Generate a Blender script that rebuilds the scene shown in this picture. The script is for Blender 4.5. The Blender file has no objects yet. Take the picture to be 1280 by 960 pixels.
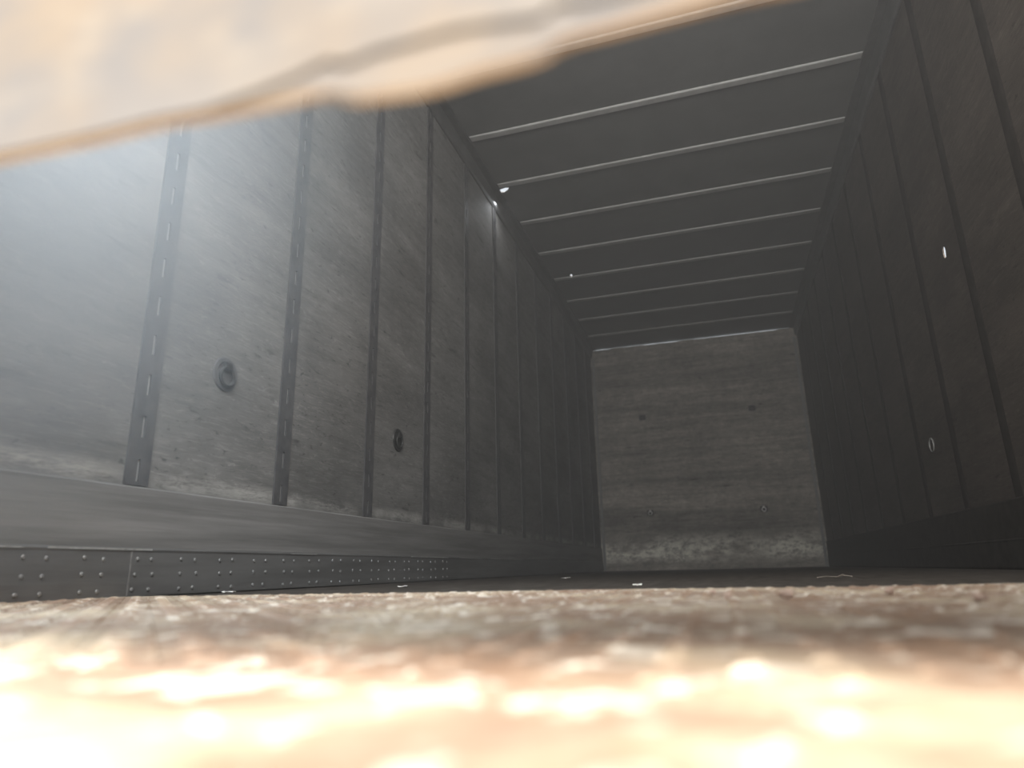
import bpy, bmesh, math, random
from mathutils import Vector, Matrix, noise
C = bpy.context.scene
col = C.collection
R = random.Random(7)

# ------------------------------------------------------------------ camera, sky, sun, lights, exposure
cam_h = 0.0464
cd = bpy.data.cameras.new('camera'); cam = bpy.data.objects.new('camera', cd); col.objects.link(cam)
rt = Vector((0.95545, 0.29436, -0.02300)); up = Vector((0.10040, -0.25068, 0.96285)); fw = Vector((-0.27772, 0.92224, 0.26905))
m = Matrix((rt, up, -fw)).transposed().to_4x4(); m.translation = (0, 0, cam_h)
cam.matrix_world = m
cd.sensor_fit = 'HORIZONTAL'; cd.sensor_width = 36.0; cd.lens = 831.4 / 1280 * 36
cd.clip_start = 0.01; cd.clip_end = 100
cd.dof.use_dof = True; cd.dof.focus_distance = 2.6; cd.dof.aperture_fstop = 2.7
C.camera = cam
C.view_settings.view_transform = 'Standard'; C.view_settings.look = 'None'
C.view_settings.gamma = 1.0; C.view_settings.use_curve_mapping = False
C.view_settings.exposure = 0.0

w = bpy.data.worlds.new('sky'); C.world = w; w.use_nodes = True
bg = w.node_tree.nodes['Background']
bg.inputs['Color'].default_value = (0.88, 0.94, 1.0, 1); bg.inputs['Strength'].default_value = 1.0

SUN_ENERGY = 18
sd = bpy.data.lights.new('sun', 'SUN'); sun = bpy.data.objects.new('sun', sd); col.objects.link(sun)
sd.energy = SUN_ENERGY; sd.angle = math.radians(34); sd.color = (1.0, 0.925, 0.84)
sun.rotation_euler = Vector((-0.5, 1.0, -1.0)).to_track_quat('-Z', 'Y').to_euler()
sun.location = (2, -3, 4)

def area(name, loc, aim, sx, sy, power, color, spread=180):
    d = bpy.data.lights.new(name, 'AREA'); o = bpy.data.objects.new(name, d); col.objects.link(o)
    d.shape = 'RECTANGLE'; d.size = sx; d.size_y = sy; d.energy = power; d.color = color
    d.spread = math.radians(spread)
    o.location = loc; o.rotation_euler = (Vector(aim) - Vector(loc)).to_track_quat('-Z', 'Y').to_euler()
    return o
# added fill lamps just inside the door, brightening the interior; no real source there
area('rear_fill', (0.15, 0.40, 2.0), (-0.75, 3.0, 1.75), 1.6, 1.3, 105, (1.0, 0.98, 0.945))
area('rear_fill_left', (-0.75, 0.30, 1.75), (-1.15, 0.72, 0.6), 0.6, 0.4, 17, (0.78, 0.90, 1.0), 90)  # added bluish fill for the near left wall and the glare volume
# daylight falling through the torn roof corner
area('torn_roof_daylight', (-1.36, 4.42, 2.80), (-1.46, 4.42, 2.5), 0.05, 0.35, 0.9, (0.92, 0.96, 1.0))

# ------------------------------------------------------------------ node helpers
def mat(name):
    mt = bpy.data.materials.new(name); mt.use_nodes = True
    return mt, mt.node_tree, mt.node_tree.nodes['Principled BSDF']
def N(t, typ, **kw):
    n = t.nodes.new(typ)
    for k, v in kw.items():
        if k in n.inputs.keys(): n.inputs[k].default_value = v
        else: setattr(n, k, v)
    return n
def coords(t, scale=(1, 1, 1), rot=(0, 0, 0)):
    tc = t.nodes.new('ShaderNodeTexCoord'); mp = t.nodes.new('ShaderNodeMapping')
    mp.inputs['Scale'].default_value = scale; mp.inputs['Rotation'].default_value = rot
    t.links.new(tc.outputs['Object'], mp.inputs['Vector']); return mp.outputs[0]
def nz(t, vec, scale, detail=4, rough=0.55, dist=0.0):
    n = N(t, 'ShaderNodeTexNoise'); n.inputs['Scale'].default_value = scale
    n.inputs['Detail'].default_value = detail; n.inputs['Roughness'].default_value = rough
    n.inputs['Distortion'].default_value = dist
    t.links.new(vec, n.inputs['Vector']); return n.outputs['Fac']
def ramp(t, src, stops):
    n = t.nodes.new('ShaderNodeValToRGB'); e = n.color_ramp.elements
    while len(e) > 1: e.remove(e[-1])
    for i, (p, c) in enumerate(stops):
        k = e[0] if i == 0 else e.new(p)
        k.position = p; k.color = (c, c, c, 1) if not isinstance(c, tuple) else (*c, 1)
    t.links.new(src, n.inputs[0]); return n.outputs[0]
def mix(t, fac, a, b, mode='MIX'):
    n = t.nodes.new('ShaderNodeMix'); n.data_type = 'RGBA'; n.blend_type = mode
    for sock, v in ((n.inputs[0], fac), (n.inputs[6], a), (n.inputs[7], b)):
        if isinstance(v, (int, float)): sock.default_value = v
        elif isinstance(v, tuple): sock.default_value = (*v, 1)
        else: t.links.new(v, sock)
    return n.outputs[2]
def bump(t, src, bs, strength, dist=0.002):
    b = t.nodes.new('ShaderNodeBump'); b.inputs['Strength'].default_value = strength; b.inputs['Distance'].default_value = dist
    t.links.new(src, b.inputs['Height']); t.links.new(b.outputs[0], bs.inputs['Normal'])
def zmask(t, z0, z1):
    tc = t.nodes.new('ShaderNodeTexCoord'); sx = t.nodes.new('ShaderNodeSeparateXYZ'); t.links.new(tc.outputs['Object'], sx.inputs[0])
    mr = t.nodes.new('ShaderNodeMapRange'); mr.inputs[1].default_value = z0; mr.inputs[2].default_value = z1
    t.links.new(sx.outputs['Z'], mr.inputs[0]); return mr.outputs[0]
def mul(t, a, b):
    n = t.nodes.new('ShaderNodeMath'); n.operation = 'MULTIPLY'
    for s, v in zip(n.inputs, (a, b)):
        if isinstance(v, (int, float)): s.default_value = v
        else: t.links.new(v, s)
    return n.outputs[0]

def plywood(name, base, dark, light, tilt, along, wear_lo=None, scuff=0.6):
    """weathered plywood: streaks along the grain, diagonal scratches, dark scuffs, pale wear low down"""
    mt, t, b = mat(name)
    st = (1, 0.09, 1) if along == 'Y' else (0.09, 1, 1)
    rot = (tilt, 0, 0) if along == 'Y' else (0, tilt, 0)
    v = coords(t, st, rot)
    g1 = nz(t, v, 26, 5, 0.7); g2 = nz(t, v, 150, 3, 0.6)
    st2 = (1, 0.22, 1) if along == 'Y' else (0.22, 1, 1)
    rot2 = (tilt * 2.4, 0, 0) if along == 'Y' else (0, tilt * 2.4, 0)
    sc = nz(t, coords(t, st2, rot2), 22, 4, 0.65, 0.4)
    cl = nz(t, coords(t), 2.2, 4, 0.6)
    c = mix(t, ramp(t, g1, [(0.32, 0.0), (0.68, 1.0)]), dark, base)
    c = mix(t, mul(t, ramp(t, g2, [(0.52, 0.0), (0.72, 1.0)]), 0.55), c, light)
    c = mix(t, mul(t, ramp(t, sc, [(0.29, 1.0), (0.38, 0.0)]), scuff), c, tuple(x * 0.35 for x in dark))
    c = mix(t, mul(t, ramp(t, sc, [(0.62, 0.0), (0.72, 1.0)]), 0.5), c, light)
    fl = nz(t, coords(t, (1, 0.35, 1) if along == 'Y' else (0.35, 1, 1), rot2), 60, 5, 0.75, 0.5)
    c = mix(t, mul(t, ramp(t, fl, [(0.33, 1.0), (0.41, 0.0)]), 0.85), c, tuple(x * 0.4 for x in dark))
    c = mix(t, mul(t, ramp(t, fl, [(0.58, 0.0), (0.67, 1.0)]), 0.7), c, light)
    c = mix(t, 0.8, c, ramp(t, nz(t, coords(t, (1, 0.35, 1) if along == 'Y' else (0.12, 1, 1)), 3.2, 4, 0.6), [(0.32, 0.55), (0.66, 1.0)]), 'MULTIPLY')
    c = mix(t, 0.75, c, ramp(t, cl, [(0.3, 0.62), (0.7, 1.0)]), 'MULTIPLY')
    if wear_lo:
        z0, z1, zc, colr, amt = wear_lo
        if along == 'X':                                        # broad tone bands across the sheet, and mottling
            c = mix(t, 0.8, c, ramp(t, nz(t, coords(t, (0.08, 1, 1)), 4.5, 3, 0.6), [(0.36, 0.5), (0.62, 1.0)]), 'MULTIPLY')
            c = mix(t, 0.7, c, ramp(t, nz(t, coords(t), 11, 7, 0.8), [(0.36, 0.45), (0.62, 1.0)]), 'MULTIPLY')
        band = mul(t, zmask(t, z0, z0 + (0.04 if along == 'Y' else 0.12)), zmask(t, z1, zc))
        wn = ramp(t, nz(t, coords(t, (1, 0.2, 1) if along == 'Y' else (0.6, 1, 1)), 16, 8, 0.85), [(0.41, 0.0), (0.54, 1.0)])
        wn = mul(t, wn, ramp(t, nz(t, coords(t, (0.5, 1, 1)), 4, 3, 0.6), [(0.36, 0.15), (0.56, 1.0)]))
        c = mix(t, mul(t, mul(t, band, wn), amt), c, colr)
    t.links.new(c, b.inputs['Base Color']); b.inputs['Roughness'].default_value = 0.75
    b.inputs['Specular IOR Level'].default_value = 0.25
    bump(t, g1, b, 0.35, 0.002)
    return mt
def painted(name, c0, c1, rough=0.5, metal=0.0, scale=6, stretch=(1, 1, 1), spec=0.3):
    mt, t, b = mat(name)
    n = nz(t, coords(t, stretch), scale, 5, 0.65)
    c = mix(t, ramp(t, n, [(0.35, 0.0), (0.65, 1.0)]), c0, c1)
    t.links.new(c, b.inputs['Base Color']); b.inputs['Roughness'].default_value = rough; b.inputs['Metallic'].default_value = metal
    b.inputs['Specular IOR Level'].default_value = spec
    bump(t, nz(t, coords(t), scale * 25, 3), b, 0.15, 0.001)
    return mt

M = {}
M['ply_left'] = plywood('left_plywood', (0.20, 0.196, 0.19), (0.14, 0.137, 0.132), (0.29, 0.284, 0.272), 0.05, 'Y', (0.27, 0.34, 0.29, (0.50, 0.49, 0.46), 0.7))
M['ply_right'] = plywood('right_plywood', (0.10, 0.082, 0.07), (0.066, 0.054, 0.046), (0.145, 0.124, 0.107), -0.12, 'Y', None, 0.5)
M['ply_back'] = plywood('bulkhead_plywood', (0.74, 0.685, 0.605), (0.42, 0.38, 0.335), (0.88, 0.84, 0.76), 0.03, 'X', (0.05, 0.46, 0.26, (0.95, 0.93, 0.83), 1.0), 0.9)
M['kick'] = painted('kick_board', (0.12, 0.117, 0.113), (0.20, 0.195, 0.19), 0.6, 0, 30, (1, 0.04, 1))
M['scuff'] = painted('scuff_steel', (0.11, 0.108, 0.105), (0.16, 0.158, 0.155), 0.5, 0.3, 20, (1, 0.08, 1))
M['post'] = painted('post_paint', (0.055, 0.055, 0.058), (0.085, 0.083, 0.083), 0.55, 0, 14)
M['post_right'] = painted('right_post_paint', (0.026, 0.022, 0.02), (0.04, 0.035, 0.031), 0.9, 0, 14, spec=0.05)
M['slot'] = painted('bare_steel', (0.19, 0.19, 0.19), (0.25, 0.25, 0.245), 0.5, 0, 30)
M['ceil'] = painted('roof_sheet', (0.11, 0.11, 0.108), (0.13, 0.13, 0.127), 0.6, 0, 3)
M['bow'] = painted('bow_steel', (0.31, 0.31, 0.302), (0.39, 0.39, 0.38), 0.5, 0, 10)
M['rail'] = painted('rail_paint', (0.06, 0.06, 0.06), (0.085, 0.085, 0.083), 0.55, 0, 8)
M['floor'] = painted('dark_floor', (0.035, 0.03, 0.026), (0.075, 0.066, 0.058), 0.7, 0, 9, (3, 0.6, 1))
M['dark'] = painted('blackened_iron', (0.03, 0.03, 0.03), (0.06, 0.06, 0.058), 0.5, 0.4, 40)
M['zinc'] = painted('worn_zinc', (0.22, 0.22, 0.21), (0.36, 0.36, 0.35), 0.4, 0.2, 40)
M['rivet'] = painted('rivet_metal', (0.24, 0.24, 0.24), (0.33, 0.33, 0.325), 0.35, 0.5, 40)
M['bright'] = painted('bright_worn_steel', (0.7, 0.7, 0.68), (0.85, 0.85, 0.83), 0.4, 0, 40)
M['litter'] = painted('pale_scrap', (0.75, 0.74, 0.70), (0.85, 0.84, 0.8), 0.7, 0, 30)
M['stone'] = painted('pinkish_stone', (0.42, 0.30, 0.24), (0.6, 0.47, 0.4), 0.8, 0, 60)
M['stick'] = painted('dry_twig', (0.16, 0.14, 0.12), (0.24, 0.21, 0.18), 0.8, 0, 60)

def rust():
    mt, t, b = mat('rusty_tread_steel')
    v = coords(t)
    a = nz(t, v, 16, 6, 0.65, 0.3); d = nz(t, v, 70, 4, 0.6); s = nz(t, v, 26, 3, 0.6, 0.6); big = nz(t, v, 5, 3, 0.5)
    c = mix(t, ramp(t, a, [(0.35, 0.0), (0.62, 1.0)]), (0.25, 0.158, 0.104), (0.295, 0.218, 0.165))
    c = mix(t, mul(t, ramp(t, big, [(0.47, 0.0), (0.60, 1.0)]), 0.85), c, (0.46, 0.385, 0.285))
    c = mix(t, mul(t, ramp(t, d, [(0.30, 1.0), (0.42, 0.0)]), 0.5), c, (0.16, 0.11, 0.085))
    c = mix(t, ramp(t, s, [(0.56, 0.0), (0.62, 1.0)]), c, (0.62, 0.56, 0.48))
    t.links.new(c, b.inputs['Base Color']); b.inputs['Roughness'].default_value = 0.55
    bump(t, d, b, 0.4, 0.003)
    return mt
M['rust'] = rust()
def door_paint():
    mt, t, b = mat('flaking_door_ply')
    v = coords(t)
    a = nz(t, v, 20, 3, 0.5); d = nz(t, coords(t, (0.5, 1, 1)), 45, 3, 0.6); g = nz(t, coords(t, (1, 1, 1)), 7, 2, 0.5)
    c = mix(t, ramp(t, a, [(0.38, 0.0), (0.62, 1.0)]), (0.138, 0.131, 0.125), (0.182, 0.153, 0.121))
    c = mix(t, mul(t, ramp(t, d, [(0.52, 0.0), (0.66, 1.0)]), 0.5), c, (0.21, 0.185, 0.152))
    c = mix(t, mul(t, ramp(t, g, [(0.45, 0.0), (0.6, 1.0)]), 0.7), c, (0.142, 0.143, 0.146))
    t.links.new(c, b.inputs['Base Color']); b.inputs['Roughness'].default_value = 0.85; b.inputs['Specular IOR Level'].default_value = 0.15
    return mt
M['raw'] = painted('raw_broken_wood', (0.46, 0.35, 0.235), (0.55, 0.45, 0.33), 0.9, 0, 60, (0.3, 1, 1))
M['door'] = door_paint()

# ------------------------------------------------------------------ mesh helpers
def build(name, bm, material, parent=None, smooth=False):
    bmesh.ops.recalc_face_normals(bm, faces=bm.faces)
    me = bpy.data.meshes.new(name); bm.to_mesh(me); bm.free()
    if smooth:
        for p in me.polygons: p.use_smooth = True
    me.materials.append(material)
    o = bpy.data.objects.new(name, me); col.objects.link(o)
    if parent: o.parent = parent
    return o
def bx(bm, x0, x1, y0, y1, z0, z1):
    vs = [bm.verts.new((x, y, z)) for x in (x0, x1) for y in (y0, y1) for z in (z0, z1)]
    for f in ((0, 1, 3, 2), (4, 6, 7, 5), (0, 4, 5, 1), (2, 3, 7, 6), (0, 2, 6, 4), (1, 5, 7, 3)): bm.faces.new([vs[i] for i in f])
    return vs
def extrude_profile(bm, pts, axis, a, b):
    """closed 2-D polygon swept from a to b along an axis"""
    def P(p, s): return {'X': (s, p[0], p[1]), 'Y': (p[0], s, p[1]), 'Z': (p[0], p[1], s)}[axis]
    va = [bm.verts.new(P(p, a)) for p in pts]; vb = [bm.verts.new(P(p, b)) for p in pts]
    n = len(pts)
    for i in range(n): bm.faces.new((va[i], va[(i + 1) % n], vb[(i + 1) % n], vb[i]))
    bm.faces.new(va[::-1]); bm.faces.new(vb)
def lathe(bm, prof, n, c, axis):
    """profile (r, h) turned about an axis through c"""
    A = Vector(axis).normalized(); U = A.orthogonal().normalized(); V = A.cross(U)
    rings = []
    for r, h in prof:
        rings.append([bm.verts.new(Vector(c) + A * h + (U * math.cos(2 * math.pi * i / n) + V * math.sin(2 * math.pi * i / n)) * r) for i in range(n)])
    for a, b in zip(rings, rings[1:]):
        for i in range(n): bm.faces.new((a[i], a[(i + 1) % n], b[(i + 1) % n], b[i]))
    bm.faces.new(rings[0][::-1]); bm.faces.new(rings[-1])
def tube(bm, pts, r, n=8, closed=False):
    pts = [Vector(p) for p in pts]; rings = []; L = len(pts)
    for i, p in enumerate(pts):
        if closed: d = pts[(i + 1) % L] - pts[i - 1]
        else: d = pts[min(i + 1, L - 1)] - pts[max(i - 1, 0)]
        d.normalize(); ref = Vector((1, 0, 0)) if abs(d.x) < 0.9 else Vector((0, 0, 1))
        U = d.cross(ref).normalized(); V = d.cross(U)
        rings.append([bm.verts.new(p + (U * math.cos(2 * math.pi * k / n) + V * math.sin(2 * math.pi * k / n)) * r) for k in range(n)])
    for i in range(L if closed else L - 1):
        a, b = rings[i], rings[(i + 1) % L]
        for k in range(n): bm.faces.new((a[k], a[(k + 1) % n], b[(k + 1) % n], b[k]))
    if not closed: bm.faces.new(rings[0][::-1]); bm.faces.new(rings[-1])
def holed(name, material, outer, holes, axis, s0, s1):
    """flat sheet with real holes, thickness s0..s1 along an axis"""
    bm = bmesh.new(); edges = []
    def P(p): return {'X': (s0, p[0], p[1]), 'Y': (p[0], s0, p[1]), 'Z': (p[0], p[1], s0)}[axis]
    for loop in [outer] + holes:
        vs = [bm.verts.new(P(p)) for p in loop]
        edges += [bm.edges.new((vs[i], vs[(i + 1) % len(vs)])) for i in range(len(vs))]
    bmesh.ops.triangle_fill(bm, edges=edges, use_beauty=True, use_dissolve=False)
    r = bmesh.ops.extrude_face_region(bm, geom=bm.faces[:])
    d = {'X': Vector((s1 - s0, 0, 0)), 'Y': Vector((0, s1 - s0, 0)), 'Z': Vector((0, 0, s1 - s0))}[axis]
    bmesh.ops.translate(bm, vec=d, verts=[v for v in r['geom'] if isinstance(v, bmesh.types.BMVert)])
    return build(name, bm, material)
def blob(cx, cy, rx, ry, n=9, j=0.25):
    return [(cx + rx * (1 + R.uniform(-j, j)) * math.cos(2 * math.pi * i / n), cy + ry * (1 + R.uniform(-j, j)) * math.sin(2 * math.pi * i / n)) for i in range(n)]
def struct(o): o['kind'] = 'structure'; return o
def tag(o, label, cat, group=None):
    o['label'] = label; o['category'] = cat
    if group: o['group'] = group
    return o
def empty(name, loc=(0, 0, 0)):
    o = bpy.data.objects.new(name, None); col.objects.link(o); o.location = loc; o.empty_display_size = 0.1
    return o
def copy_tree(o):
    c = o.copy(); col.objects.link(c)
    for ch in list(o.children):
        k = ch.copy(); col.objects.link(k); k.parent = c
        for g in list(ch.children):
            h = g.copy(); col.objects.link(h); h.parent = k
    return c
ORD = ['first', 'second', 'third', 'fourth', 'fifth', 'sixth', 'seventh', 'eighth', 'ninth', 'tenth', 'eleventh', 'twelfth']

# ------------------------------------------------------------------ the shell
XL, XR, ZC, YB, YD = -1.4527, 1.15, 2.895, 8.5423, 0.15
bm = bmesh.new(); bx(bm, XL - 0.02, XR + 0.02, -0.12, YB + 0.02, -0.06, 0.0)
struct(build('floor', bm, M['floor']))
struct(holed('wall_left', M['ply_left'], [(0.05, 0.0), (YB + 0.02, 0.0), (YB + 0.02, ZC), (0.05, ZC)],
             [blob(5.00, 2.425, 0.014, 0.008), blob(5.12, 2.425, 0.010, 0.007), blob(5.57, 1.224, 0.006, 0.022)], 'X', XL, XL - 0.006))
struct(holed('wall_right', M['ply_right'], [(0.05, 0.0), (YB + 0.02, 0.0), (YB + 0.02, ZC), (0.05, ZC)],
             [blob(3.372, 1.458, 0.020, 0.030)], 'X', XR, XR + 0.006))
struct(holed('ceiling', M['ceil'], [(XL - 0.02, 0.05), (XR + 0.02, 0.05), (XR + 0.02, YB + 0.03), (XL - 0.02, YB + 0.03)],
             [blob(-1.183, 6.089, 0.014, 0.020), [(-1.40, 4.375), (-1.36, 4.36), (-1.325, 4.352), (-1.30, 4.36), (-1.315, 4.385), (-1.35, 4.41), (-1.385, 4.40)]], 'Z', ZC, ZC + 0.004))
# bulkhead: its top edge stops a few millimetres short of the roof, so a thread of daylight shows
top = [(XL + (XR - XL) * i / 30, ZC - 0.012 - 0.009 * noise.noise((i * 0.37, 3.1, 0)) ) for i in range(31)]
bm = bmesh.new(); extrude_profile(bm, [(XL, 0.0)] + top + [(XR, 0.0)], 'Y', YB, YB + 0.008)
struct(build('wall_back', bm, M['ply_back']))

# threshold plate of rusty tread steel, from outside the door to a metre and a third inside
bm = bmesh.new()
xs = [XL + 0.004 + (XR - XL - 0.008) * i / 150 for i in range(151)]
ys = [-0.12 + 0.0125 * i for i in range(int(1.50 / 0.0125) + 1)]
grid = {}
for j, y in enumerate(ys):
    for i, x in enumerate(xs):
        near = max(0.0, min(1.0, (0.5 - y) / 0.25))
        z = 0.004 + 0.0012 * noise.noise((x * 9, y * 9, 0.3)) + near * 0.0035 * noise.noise((x * 34, y * 34, 1.7))
        edge = 0.02 * noise.noise((x * 3, 0, 9)) if j == len(ys) - 1 else 0
        grid[i, j] = bm.verts.new((x, y + edge, z))
for j in range(len(ys) - 1):
    for i in range(150): bm.faces.new((grid[i, j], grid[i + 1, j], grid[i + 1, j + 1], grid[i, j + 1]))
for i in range(150):                                           # back lip down to the floor
    a, b = grid[i, len(ys) - 1], grid[i + 1, len(ys) - 1]
    bm.faces.new((a, b, bm.verts.new((b.co.x, b.co.y + 0.002, 0)), bm.verts.new((a.co.x, a.co.y + 0.002, 0))))
def lug(x, y, ang):
    ca, sa = math.cos(ang), math.sin(ang)
    def q(u, v, z): return bm.verts.new((x + u * ca - v * sa, y + u * sa + v * ca, z))
    b4 = [q(-0.013, 0, 0.0035), q(0, -0.0045, 0.0035), q(0.013, 0, 0.0035), q(0, 0.0045, 0.0035)]
    a, b = q(-0.006, 0, 0.0062), q(0.006, 0, 0.0062)
    for f in ((b4[0], b4[1], a), (b4[1], b, a), (b4[1], b4[2], b), (b4[2], b4[3], b), (b4[3], a, b), (b4[3], b4[0], a)): bm.faces.new(f)
p = 0.034
for j in range(int((1.36 - 0.26) / p)):
    for i in range(int(2.55 / p)):
        if R.random() < 0.08: continue
        lug(XL + 0.03 + i * p, 0.28 + j * p, math.radians(45 if (i + j) % 2 else -45))
struct(build('trim_1', bm, M['rust'], smooth=False))

# kick board and riveted scuff strip along both side walls
for side, X, s in (('left', XL, 1), ('right', XR, -1)):
    bm = bmesh.new()
    pts = [(X, 0.0), (X + s * 0.010, 0.0), (X + s * 0.010, 0.274), (X + s * 0.006, 0.279), (X, 0.279)]
    extrude_profile(bm, pts, 'Y', 0.17, YB)
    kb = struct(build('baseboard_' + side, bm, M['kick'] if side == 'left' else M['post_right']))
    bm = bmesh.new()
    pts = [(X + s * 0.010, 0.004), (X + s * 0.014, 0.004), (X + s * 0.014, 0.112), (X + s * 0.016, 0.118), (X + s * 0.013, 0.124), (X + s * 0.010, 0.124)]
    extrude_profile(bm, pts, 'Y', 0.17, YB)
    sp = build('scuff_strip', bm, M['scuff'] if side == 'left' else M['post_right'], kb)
    if side == 'left':
        bm = bmesh.new()
        y = 1.0; k = 0; worn = bmesh.new()
        while y < YB - 0.3:                                     # scraped bright edge in broken lengths
            l = R.uniform(0.05, 0.5)
            if R.random() < 0.62: bx(worn, X + 0.0148, X + 0.0168, y, y + l, 0.1165, 0.1165 + R.uniform(0.002, 0.005))
            y += l + R.uniform(0.02, 0.2)
        build('scraped_edge', worn, M['zinc'], sp)
        bm = bmesh.new(); bx(bm, X + 0.0142, X + 0.0156, 1.383, 1.387, 0.005, 0.114); build('joint_strip', bm, M['kick'], sp)
        first = None
        cols_ = []
        y = 1.10
        while len(cols_) < 32:
            cols_ += [y, y + 0.055]; y += 0.155 if len(cols_) > 2 else 0.145
        for yy in cols_:
            for z in (0.096, 0.058, 0.019):
                if first is None:
                    bm = bmesh.new(); lathe(bm, [(0.0055, 0), (0.005, 0.0018), (0.003, 0.003)], 8, (0, 0, 0), (1, 0, 0))
                    r = first = build('rivet', bm, M['rivet'], sp)
                else:
                    r = first.copy(); col.objects.link(r); r.parent = sp
                r.location = (X + 0.0142, yy + R.uniform(-0.006, 0.006), z + R.uniform(-0.002, 0.002))

# top rails
for k, (X, s) in enumerate(((XL, 1), (XR, -1))):
    bm = bmesh.new()
    pts = [(X, ZC), (X + s * 0.078, ZC), (X + s * 0.078, ZC - 0.010), (X + s * 0.030, ZC - 0.012), (X + s * 0.022, ZC - 0.10), (X + s * 0.010, ZC - 0.115), (X, ZC - 0.115)]
    extrude_profile(bm, pts, 'Y', 0.17, YB - 0.002)
    struct(build('trim_%d' % (k + 2), bm, M['rail']))
# corner strips of the bulkhead
for k, (xa, xb) in enumerate(((XL + 0.02, XL + 0.05), (XR - 0.05, XR - 0.02))):
    bm = bmesh.new(); bx(bm, xa, xb, YB - 0.014, YB, 0.0, ZC - 0.13)
    struct(build('trim_%d' % (k + 4), bm, M['slot']))

# raised roll-up door: rotten bottom edge
def edge_at_pixels():
    pix = [(-14, 198), (0, 195), (60, 183), (120, 170), (200, 150), (260, 141), (330, 127), (372, 118), (402, 111), (416, 111), (423, 119), (445, 122), (470, 116),
           (520, 109), (556, 100), (600, 85), (640, 76), (672, 69), (686, 62), (692, 50), (706, 44), (735, 40), (760, 31), (800, 20), (870, 1), (930, -18)]
    out = []
    for x, y in pix:
        d = fw + rt * ((x - 640) / 831.4) - up * ((y - 480) / 831.4)
        q = d * (YD / d.y); out.append((q.x, q.z + cam_h))
    return out
E = edge_at_pixels()
def jag(x0, x1, z, step):
    out = []; x = x0
    while x < x1: out.append((x, z + 0.006 * noise.noise((x * 14, 0.7, 0)) + 0.002 * noise.noise((x * 60, 0.2, 0)))); x += step
    return out
prof = jag(XL + 0.01, E[0][0] - 0.01, 0.199, 0.02) + E + jag(E[-1][0] + 0.01, XR - 0.01, 0.187, 0.02)
bm = bmesh.new(); extrude_profile(bm, prof + [(XR - 0.01, 0.62), (XL + 0.01, 0.62)], 'Y', YD, YD + 0.004)
bmesh.ops.bevel(bm, geom=[e for e in bm.edges if all(v.co.z < 0.3 for v in e.verts) and len({round(v.co.y, 4) for v in e.verts}) == 1], offset=0.0008, segments=2, affect='EDGES')
door = struct(build('door_1', bm, M['door'])); door.data.materials.append(M['raw'])
for p_ in door.data.polygons:
    if p_.normal.z < -0.25 and p_.center.z < 0.4: p_.material_index = 1
lay = [(x, z + max(0.0, min(1.0, (x + 0.15) / 0.06)) * (0.010 + 0.004 * noise.noise((x * 22, 4.4, 0)) + 0.006 * max(0, 1 - abs(x + 0.065) / 0.05))) for x, z in prof]
bm = bmesh.new(); extrude_profile(bm, lay + [(XR - 0.012, 0.62), (XL + 0.012, 0.62)], 'Y', YD - 0.0016, YD - 0.0002)
build('face_ply', bm, M['door'], door)
for k in range(5):
    bm = bmesh.new(); z0 = 0.623 + k * 0.455; bx(bm, XL + 0.01, XR - 0.01, YD - 0.005, YD + 0.009, z0, min(z0 + 0.452, ZC - 0.003))
    build('door_section', bm, M['door'], door)

# ------------------------------------------------------------------ slotted posts of the left wall
def post_mesh():
    bm = bmesh.new(); z0, z1, hw, sw = 0.281, ZC - 0.116, 0.038, 0.005
    for a, b in ((-hw, -sw), (sw, hw)): bx(bm, 0.0005, 0.007, a, b, z0, z1)
    z = z0; s = 0.292
    while True:
        bx(bm, 0.0005, 0.007, -sw, sw, z, min(s, z1))
        z = s + 0.058; s += 0.116
        if z >= z1: break
    return bm
def post_left():
    r = empty('slotted_post')
    build('post_channel', post_mesh(), M['post'], r)
    bm = bmesh.new(); bx(bm, 0.0005, 0.0022, -0.0046, 0.0046, 0.285, ZC - 0.12)
    build('slot_backing', bm, M['slot'], r)
    return r
pl = post_left()
for k in range(1, 13):
    o = pl if k == 1 else copy_tree(pl)
    o.location = (XL, 0.769 + 0.61 * k, 0)
    lab = ('wide grey slotted steel post on the left wall, nearest the raised door' if k == 1 else
           'slotted steel post on the left wall, %s from the raised door' % ORD[k - 1] if k < 12 else 'last steel post on the left wall, right beside the plywood bulkhead')
    tag(o, lab, 'wall post', 'slotted posts along the left wall')
def post_right():
    bm = bmesh.new(); z0, z1, hw = 0.281, ZC - 0.116, 0.038
    extrude_profile(bm, [(-0.0005, -hw), (-0.001, -hw), (-0.003, -hw + 0.02), (-0.003, hw - 0.02), (-0.001, hw), (-0.0005, hw)], 'Z', z0, z1)
    return build('wall_post', bm, M['post_right'])
pr = post_right()
for k in range(1, 11):
    o = pr if k == 1 else pr.copy()
    if k > 1: col.objects.link(o)
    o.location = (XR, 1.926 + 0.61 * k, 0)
    lab = ('dark post on the right wall at the right edge of the photo' if k == 1 else
           'dark post on the right wall, %s from the right edge of the photo' % ORD[k - 1] if k < 10 else 'last dark post on the right wall, right beside the plywood bulkhead')
    tag(o, lab, 'wall post', 'dark posts along the right wall')

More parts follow.
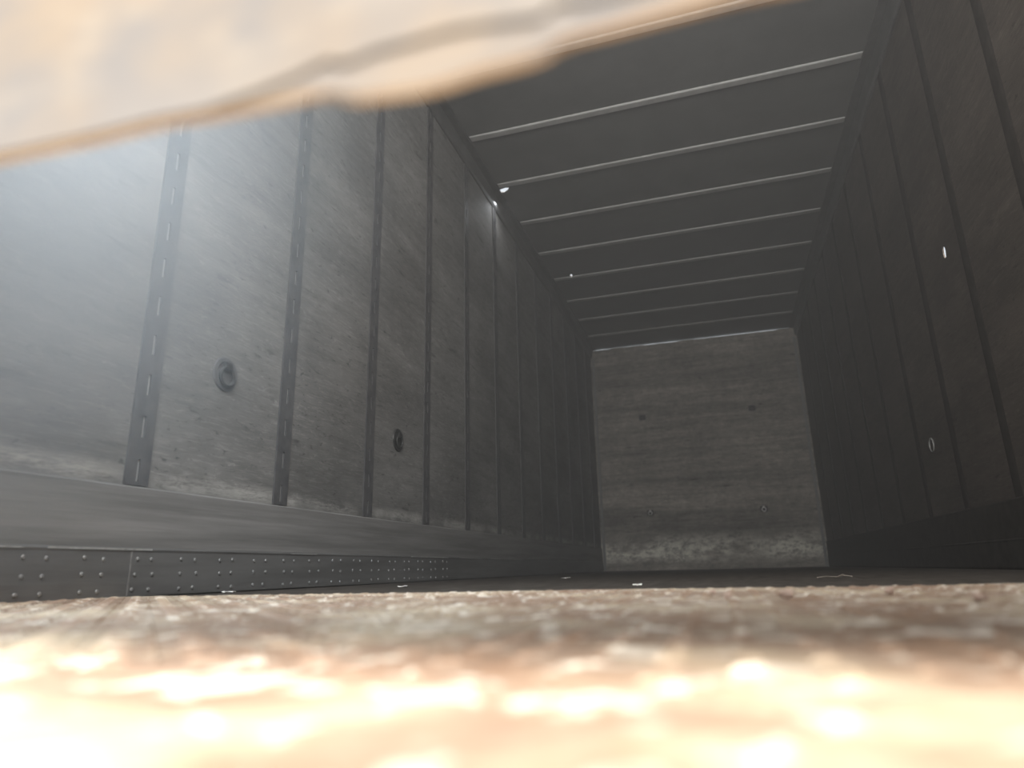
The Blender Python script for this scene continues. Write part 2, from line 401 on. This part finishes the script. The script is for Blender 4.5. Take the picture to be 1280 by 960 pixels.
# ------------------------------------------------------------------ roof bows
def bow():
    bm = bmesh.new()
    prof = [(-0.028, 0), (-0.026, -0.007), (-0.021, -0.0105), (0.021, -0.0105), (0.026, -0.007), (0.028, 0)]
    n = 40; x0, x1 = XL + 0.085, XR - 0.085; rings = []
    for i in range(n + 1):
        x = x0 + (x1 - x0) * i / n
        e = min(i, n - i) / 3.0; f = min(1.0, 0.55 + 0.45 * e)
        rings.append([bm.verts.new((x, y, z * f)) for y, z in prof])
    for a, b in zip(rings, rings[1:]):
        for k in range(len(prof)): bm.faces.new((a[k], a[(k + 1) % len(prof)], b[(k + 1) % len(prof)], b[k]))
    bm.faces.new(rings[0][::-1]); bm.faces.new(rings[-1])
    return build('roof_bow', bm, M['bow'])
b0 = bow()
for k in range(9):
    o = b0 if k == 0 else b0.copy()
    if k: col.objects.link(o)
    o.location = (0, 3.699 + 0.61 * (k - 1), ZC - 0.0003)
    tag(o, ['pale steel roof bow across the ceiling, partly behind the rotten door edge', 'pale steel roof bow, second from the rotten door edge, bent at its right end',
            'pale steel roof bow, third from the rotten door edge, beside the torn bright spot'][k] if k < 3 else
        ('pale steel roof bow across the ceiling, %s from the rotten door edge' % ORD[k] if k < 8 else 'pale steel roof bow across the ceiling, nearest the plywood bulkhead'), 'roof bow', 'steel bows across the roof')

# ------------------------------------------------------------------ lashing rings
def ring(name, axis, plate_r, ring_r, wire, mplate, mring, hang=True, square=False):
    """recessed lashing plate with a ring, built facing +X then turned"""
    r = empty(name)
    if plate_r:
        bm = bmesh.new()
        if square:
            bx(bm, 0.0006, 0.004, -plate_r, plate_r, -plate_r * 0.8, plate_r * 0.8)
            for a in (-1.35, 1.35): lathe(bm, [(0.007, 0.0006), (0.005, 0.004)], 8, (0, a * plate_r, 0), (1, 0, 0))
        else: lathe(bm, [(plate_r, 0.0006), (plate_r * 0.95, 0.006), (plate_r * 0.72, 0.006), (plate_r * 0.62, 0.002), (0.002, 0.002)], 28, (0, 0, 0), (1, 0, 0))
        build('mounting_plate', bm, mplate, r)
    bm = bmesh.new(); tube(bm, [(0.0075 + wire, ring_r * math.sin(a), ring_r * math.cos(a) - (ring_r * 0.3 if hang else 0)) for a in [2 * math.pi * i / 24 for i in range(24)]], wire, 8, True)
    build('ring', bm, mring, r)
    if plate_r:
        bm = bmesh.new(); bx(bm, 0.002, 0.017, -0.012, 0.012, ring_r * 0.5, ring_r * 0.5 + 0.02)
        build('staple', bm, mring, r)
    r.rotation_euler = (0, 0, axis)
    return r
o = ring('lashing_ring', 0, 0.055, 0.030, 0.005, M['post'], M['dark']); o.location = (XL, 1.669, 0.664)
tag(o, 'dark round lashing ring on the left wall between the two nearest posts', 'lashing ring', 'lashing rings on the walls')
o = ring('lashing_ring', 0, 0.055, 0.030, 0.005, M['dark'], M['dark']); o.location = (XL, 2.879, 0.665)
tag(o, 'dark lashing ring on the left wall between the third and fourth posts', 'lashing ring', 'lashing rings on the walls')
o = ring('lashing_ring', math.pi, 0, 0.036, 0.0035, None, M['zinc'], False); o.location = (XR + 0.006, 4.10, 0.649)
tag(o, 'thin bare ring hanging low on the dark right wall', 'lashing ring', 'lashing rings on the walls')
for x, z, lab, pm, rm in ((-0.822, 1.904, 'small dark lashing plate at the upper left of the bulkhead', 'post', 'dark'), (0.522, 1.907, 'small dark lashing plate at the upper right of the bulkhead', 'post', 'dark'),
                          (-0.814, 0.690, 'lashing plate with bright ring at the lower left of the bulkhead', 'dark', 'bright'), (0.517, 0.676, 'lashing plate with bright ring at the lower right of the bulkhead', 'dark', 'bright')):
    o = ring('lashing_plate', -math.pi / 2, 0.042, 0.022, 0.005, M[pm], M[rm], True, True); o.location = (x, YB, z)
    tag(o, lab, 'lashing plate', 'lashing plates on the bulkhead')

# ------------------------------------------------------------------ litter on the floor
def crumb(name, loc, size, material, label, cat, group, flat=1.0, seed=0):
    bm = bmesh.new(); bmesh.ops.create_icosphere(bm, subdivisions=2, radius=1.0)
    for v in bm.verts:
        k = 1 + 0.35 * noise.noise(v.co * 1.7 + Vector((seed, 0, 0)))
        v.co = Vector((v.co.x * size * k, v.co.y * size * 0.8 * k, v.co.z * size * flat * k))
    lo = min(v.co.z for v in bm.verts)
    for v in bm.verts: v.co.z -= lo
    o = build(name, bm, material); o.location = loc; tag(o, label, cat, group); return o
def scrap(loc, lx, ly, rot, label):
    bm = bmesh.new(); n = 6; g = {}
    for i in range(n + 1):
        for j in range(3):
            u, v = i / n - 0.5, j / 2 - 0.5
            g[i, j] = bm.verts.new((u * lx, v * ly * (1 - 0.5 * abs(u)), 0.0005 + 0.12 * lx * abs(u) ** 2 + 0.003 * (noise.noise((u * 5, v * 5, loc[0] * 9)) + 1)))
    for i in range(n):
        for j in range(2): bm.faces.new((g[i, j], g[i + 1, j], g[i + 1, j + 1], g[i, j + 1]))
    r = bmesh.ops.extrude_face_region(bm, geom=bm.faces[:])
    bmesh.ops.translate(bm, vec=(0, 0, 0.0015), verts=[v for v in r['geom'] if isinstance(v, bmesh.types.BMVert)])
    o = build('paper_scrap', bm, M['litter']); o.location = loc; o.rotation_euler = (0, 0, rot); tag(o, label, 'scrap', 'pale scraps on the floor'); return o
scrap((-0.21, 1.728, 0), 0.022, 0.03, 0.1, 'small white scrap on the dark floor in front of the bulkhead')
scrap((-1.352, 1.653, 0), 0.035, 0.02, 0.3, 'white scrap on the floor beside the riveted strip of the left wall')
scrap((-0.72, 3.2, 0), 0.035, 0.04, -0.3, 'dim white scrap on the floor by the left foot of the bulkhead')
scrap((-0.98, 2.0, 0), 0.030, 0.02, 0.3, 'thin pale scrap on the floor between left wall and bulkhead')
bm = bmesh.new(); tube(bm, [(-0.045, 0, 0.004), (-0.02, 0.005, 0.007), (0.01, -0.004, 0.005), (0.03, 0.004, 0.009), (0.05, 0.0, 0.005)], 0.0018, 6)
tube(bm, [(0.01, -0.004, 0.005), (0.025, -0.015, 0.012)], 0.002, 6)
o = build('twig', bm, M['stick']); o.location = (0.30, 2.2, 0); tag(o, 'pale forked twig on the dark floor at the right foot of the bulkhead', 'twig')
for i, (x, y, s, lab) in enumerate(((0.069, 0.90, 0.0085, 'largest pinkish stone on the tread plate, below the right part of the bulkhead'), (0.0, 0.93, 0.006, 'pinkish stone left of the largest stone on the tread plate'),
                                    (0.2, 1.0, 0.0065, 'grey pink stone on the tread plate, right of the largest stone'), (0.24, 0.80, 0.007, 'pale stone on the tread plate near the right edge of the photo'),
                                    (-0.02, 1.05, 0.005, 'tiny pale stone on the tread plate, left of and behind the largest stone'))):
    crumb('stone', (x, y, 0.0045), s, M['stone'], lab, 'stone', 'small stones on the tread plate', 0.7, i * 3.1)

# ------------------------------------------------------------------ haze volumes standing in for lens veiling glare
def air(name, bm, density, puff, label, colour=(0.97, 0.97, 0.97, 1)):
    mt = bpy.data.materials.new(name); mt.use_nodes = True; t = mt.node_tree
    t.nodes.remove(t.nodes['Principled BSDF'])
    vs = t.nodes.new('ShaderNodeVolumeScatter'); vs.inputs['Color'].default_value = colour; vs.inputs['Density'].default_value = density
    if puff:                                                    # densest in the middle, fading out evenly
        tc = t.nodes.new('ShaderNodeTexCoord'); ln = t.nodes.new('ShaderNodeVectorMath'); ln.operation = 'LENGTH'
        mp = t.nodes.new('ShaderNodeMapping'); mp.inputs['Scale'].default_value = tuple(1 / r for r in puff)
        t.links.new(tc.outputs['Object'], mp.inputs[0]); t.links.new(mp.outputs[0], ln.inputs[0])
        mr = t.nodes.new('ShaderNodeMapRange'); mr.interpolation_type = 'SMOOTHSTEP'
        mr.inputs[1].default_value = 0.0; mr.inputs[2].default_value = 1.0; mr.inputs[3].default_value = density; mr.inputs[4].default_value = 0.0
        t.links.new(ln.outputs['Value'], mr.inputs[0]); t.links.new(mr.outputs[0], vs.inputs['Density'])
    t.links.new(vs.outputs[0], t.nodes['Material Output'].inputs['Volume'])
    o = build(name, bm, mt); o['kind'] = 'stuff'; tag(o, label, 'haze'); return o
bm = bmesh.new(); bx(bm, XL + 0.026, XR - 0.026, 1.325, YB - 0.02, 0.012, ZC - 0.012)
air('veil_haze', bm, 0.034, None, 'thin grey haze inside the trailer, standing in for lens veil')  # added volume that lifts the darks as lens veil does
bm = bmesh.new(); bx(bm, -0.27, 0.80, -0.52, 0.52, -0.70, 0.85)
o = air('glare_veil', bm, 1.1, (0.80, 0.52, 0.85), 'pale bluish haze standing in for lens glare, before the left wall near the raised door', (0.84, 0.93, 1, 1))  # veiling flare at upper left, shaped as a denser scatter volume
o.location = (-1.15, 0.80, 0.74)
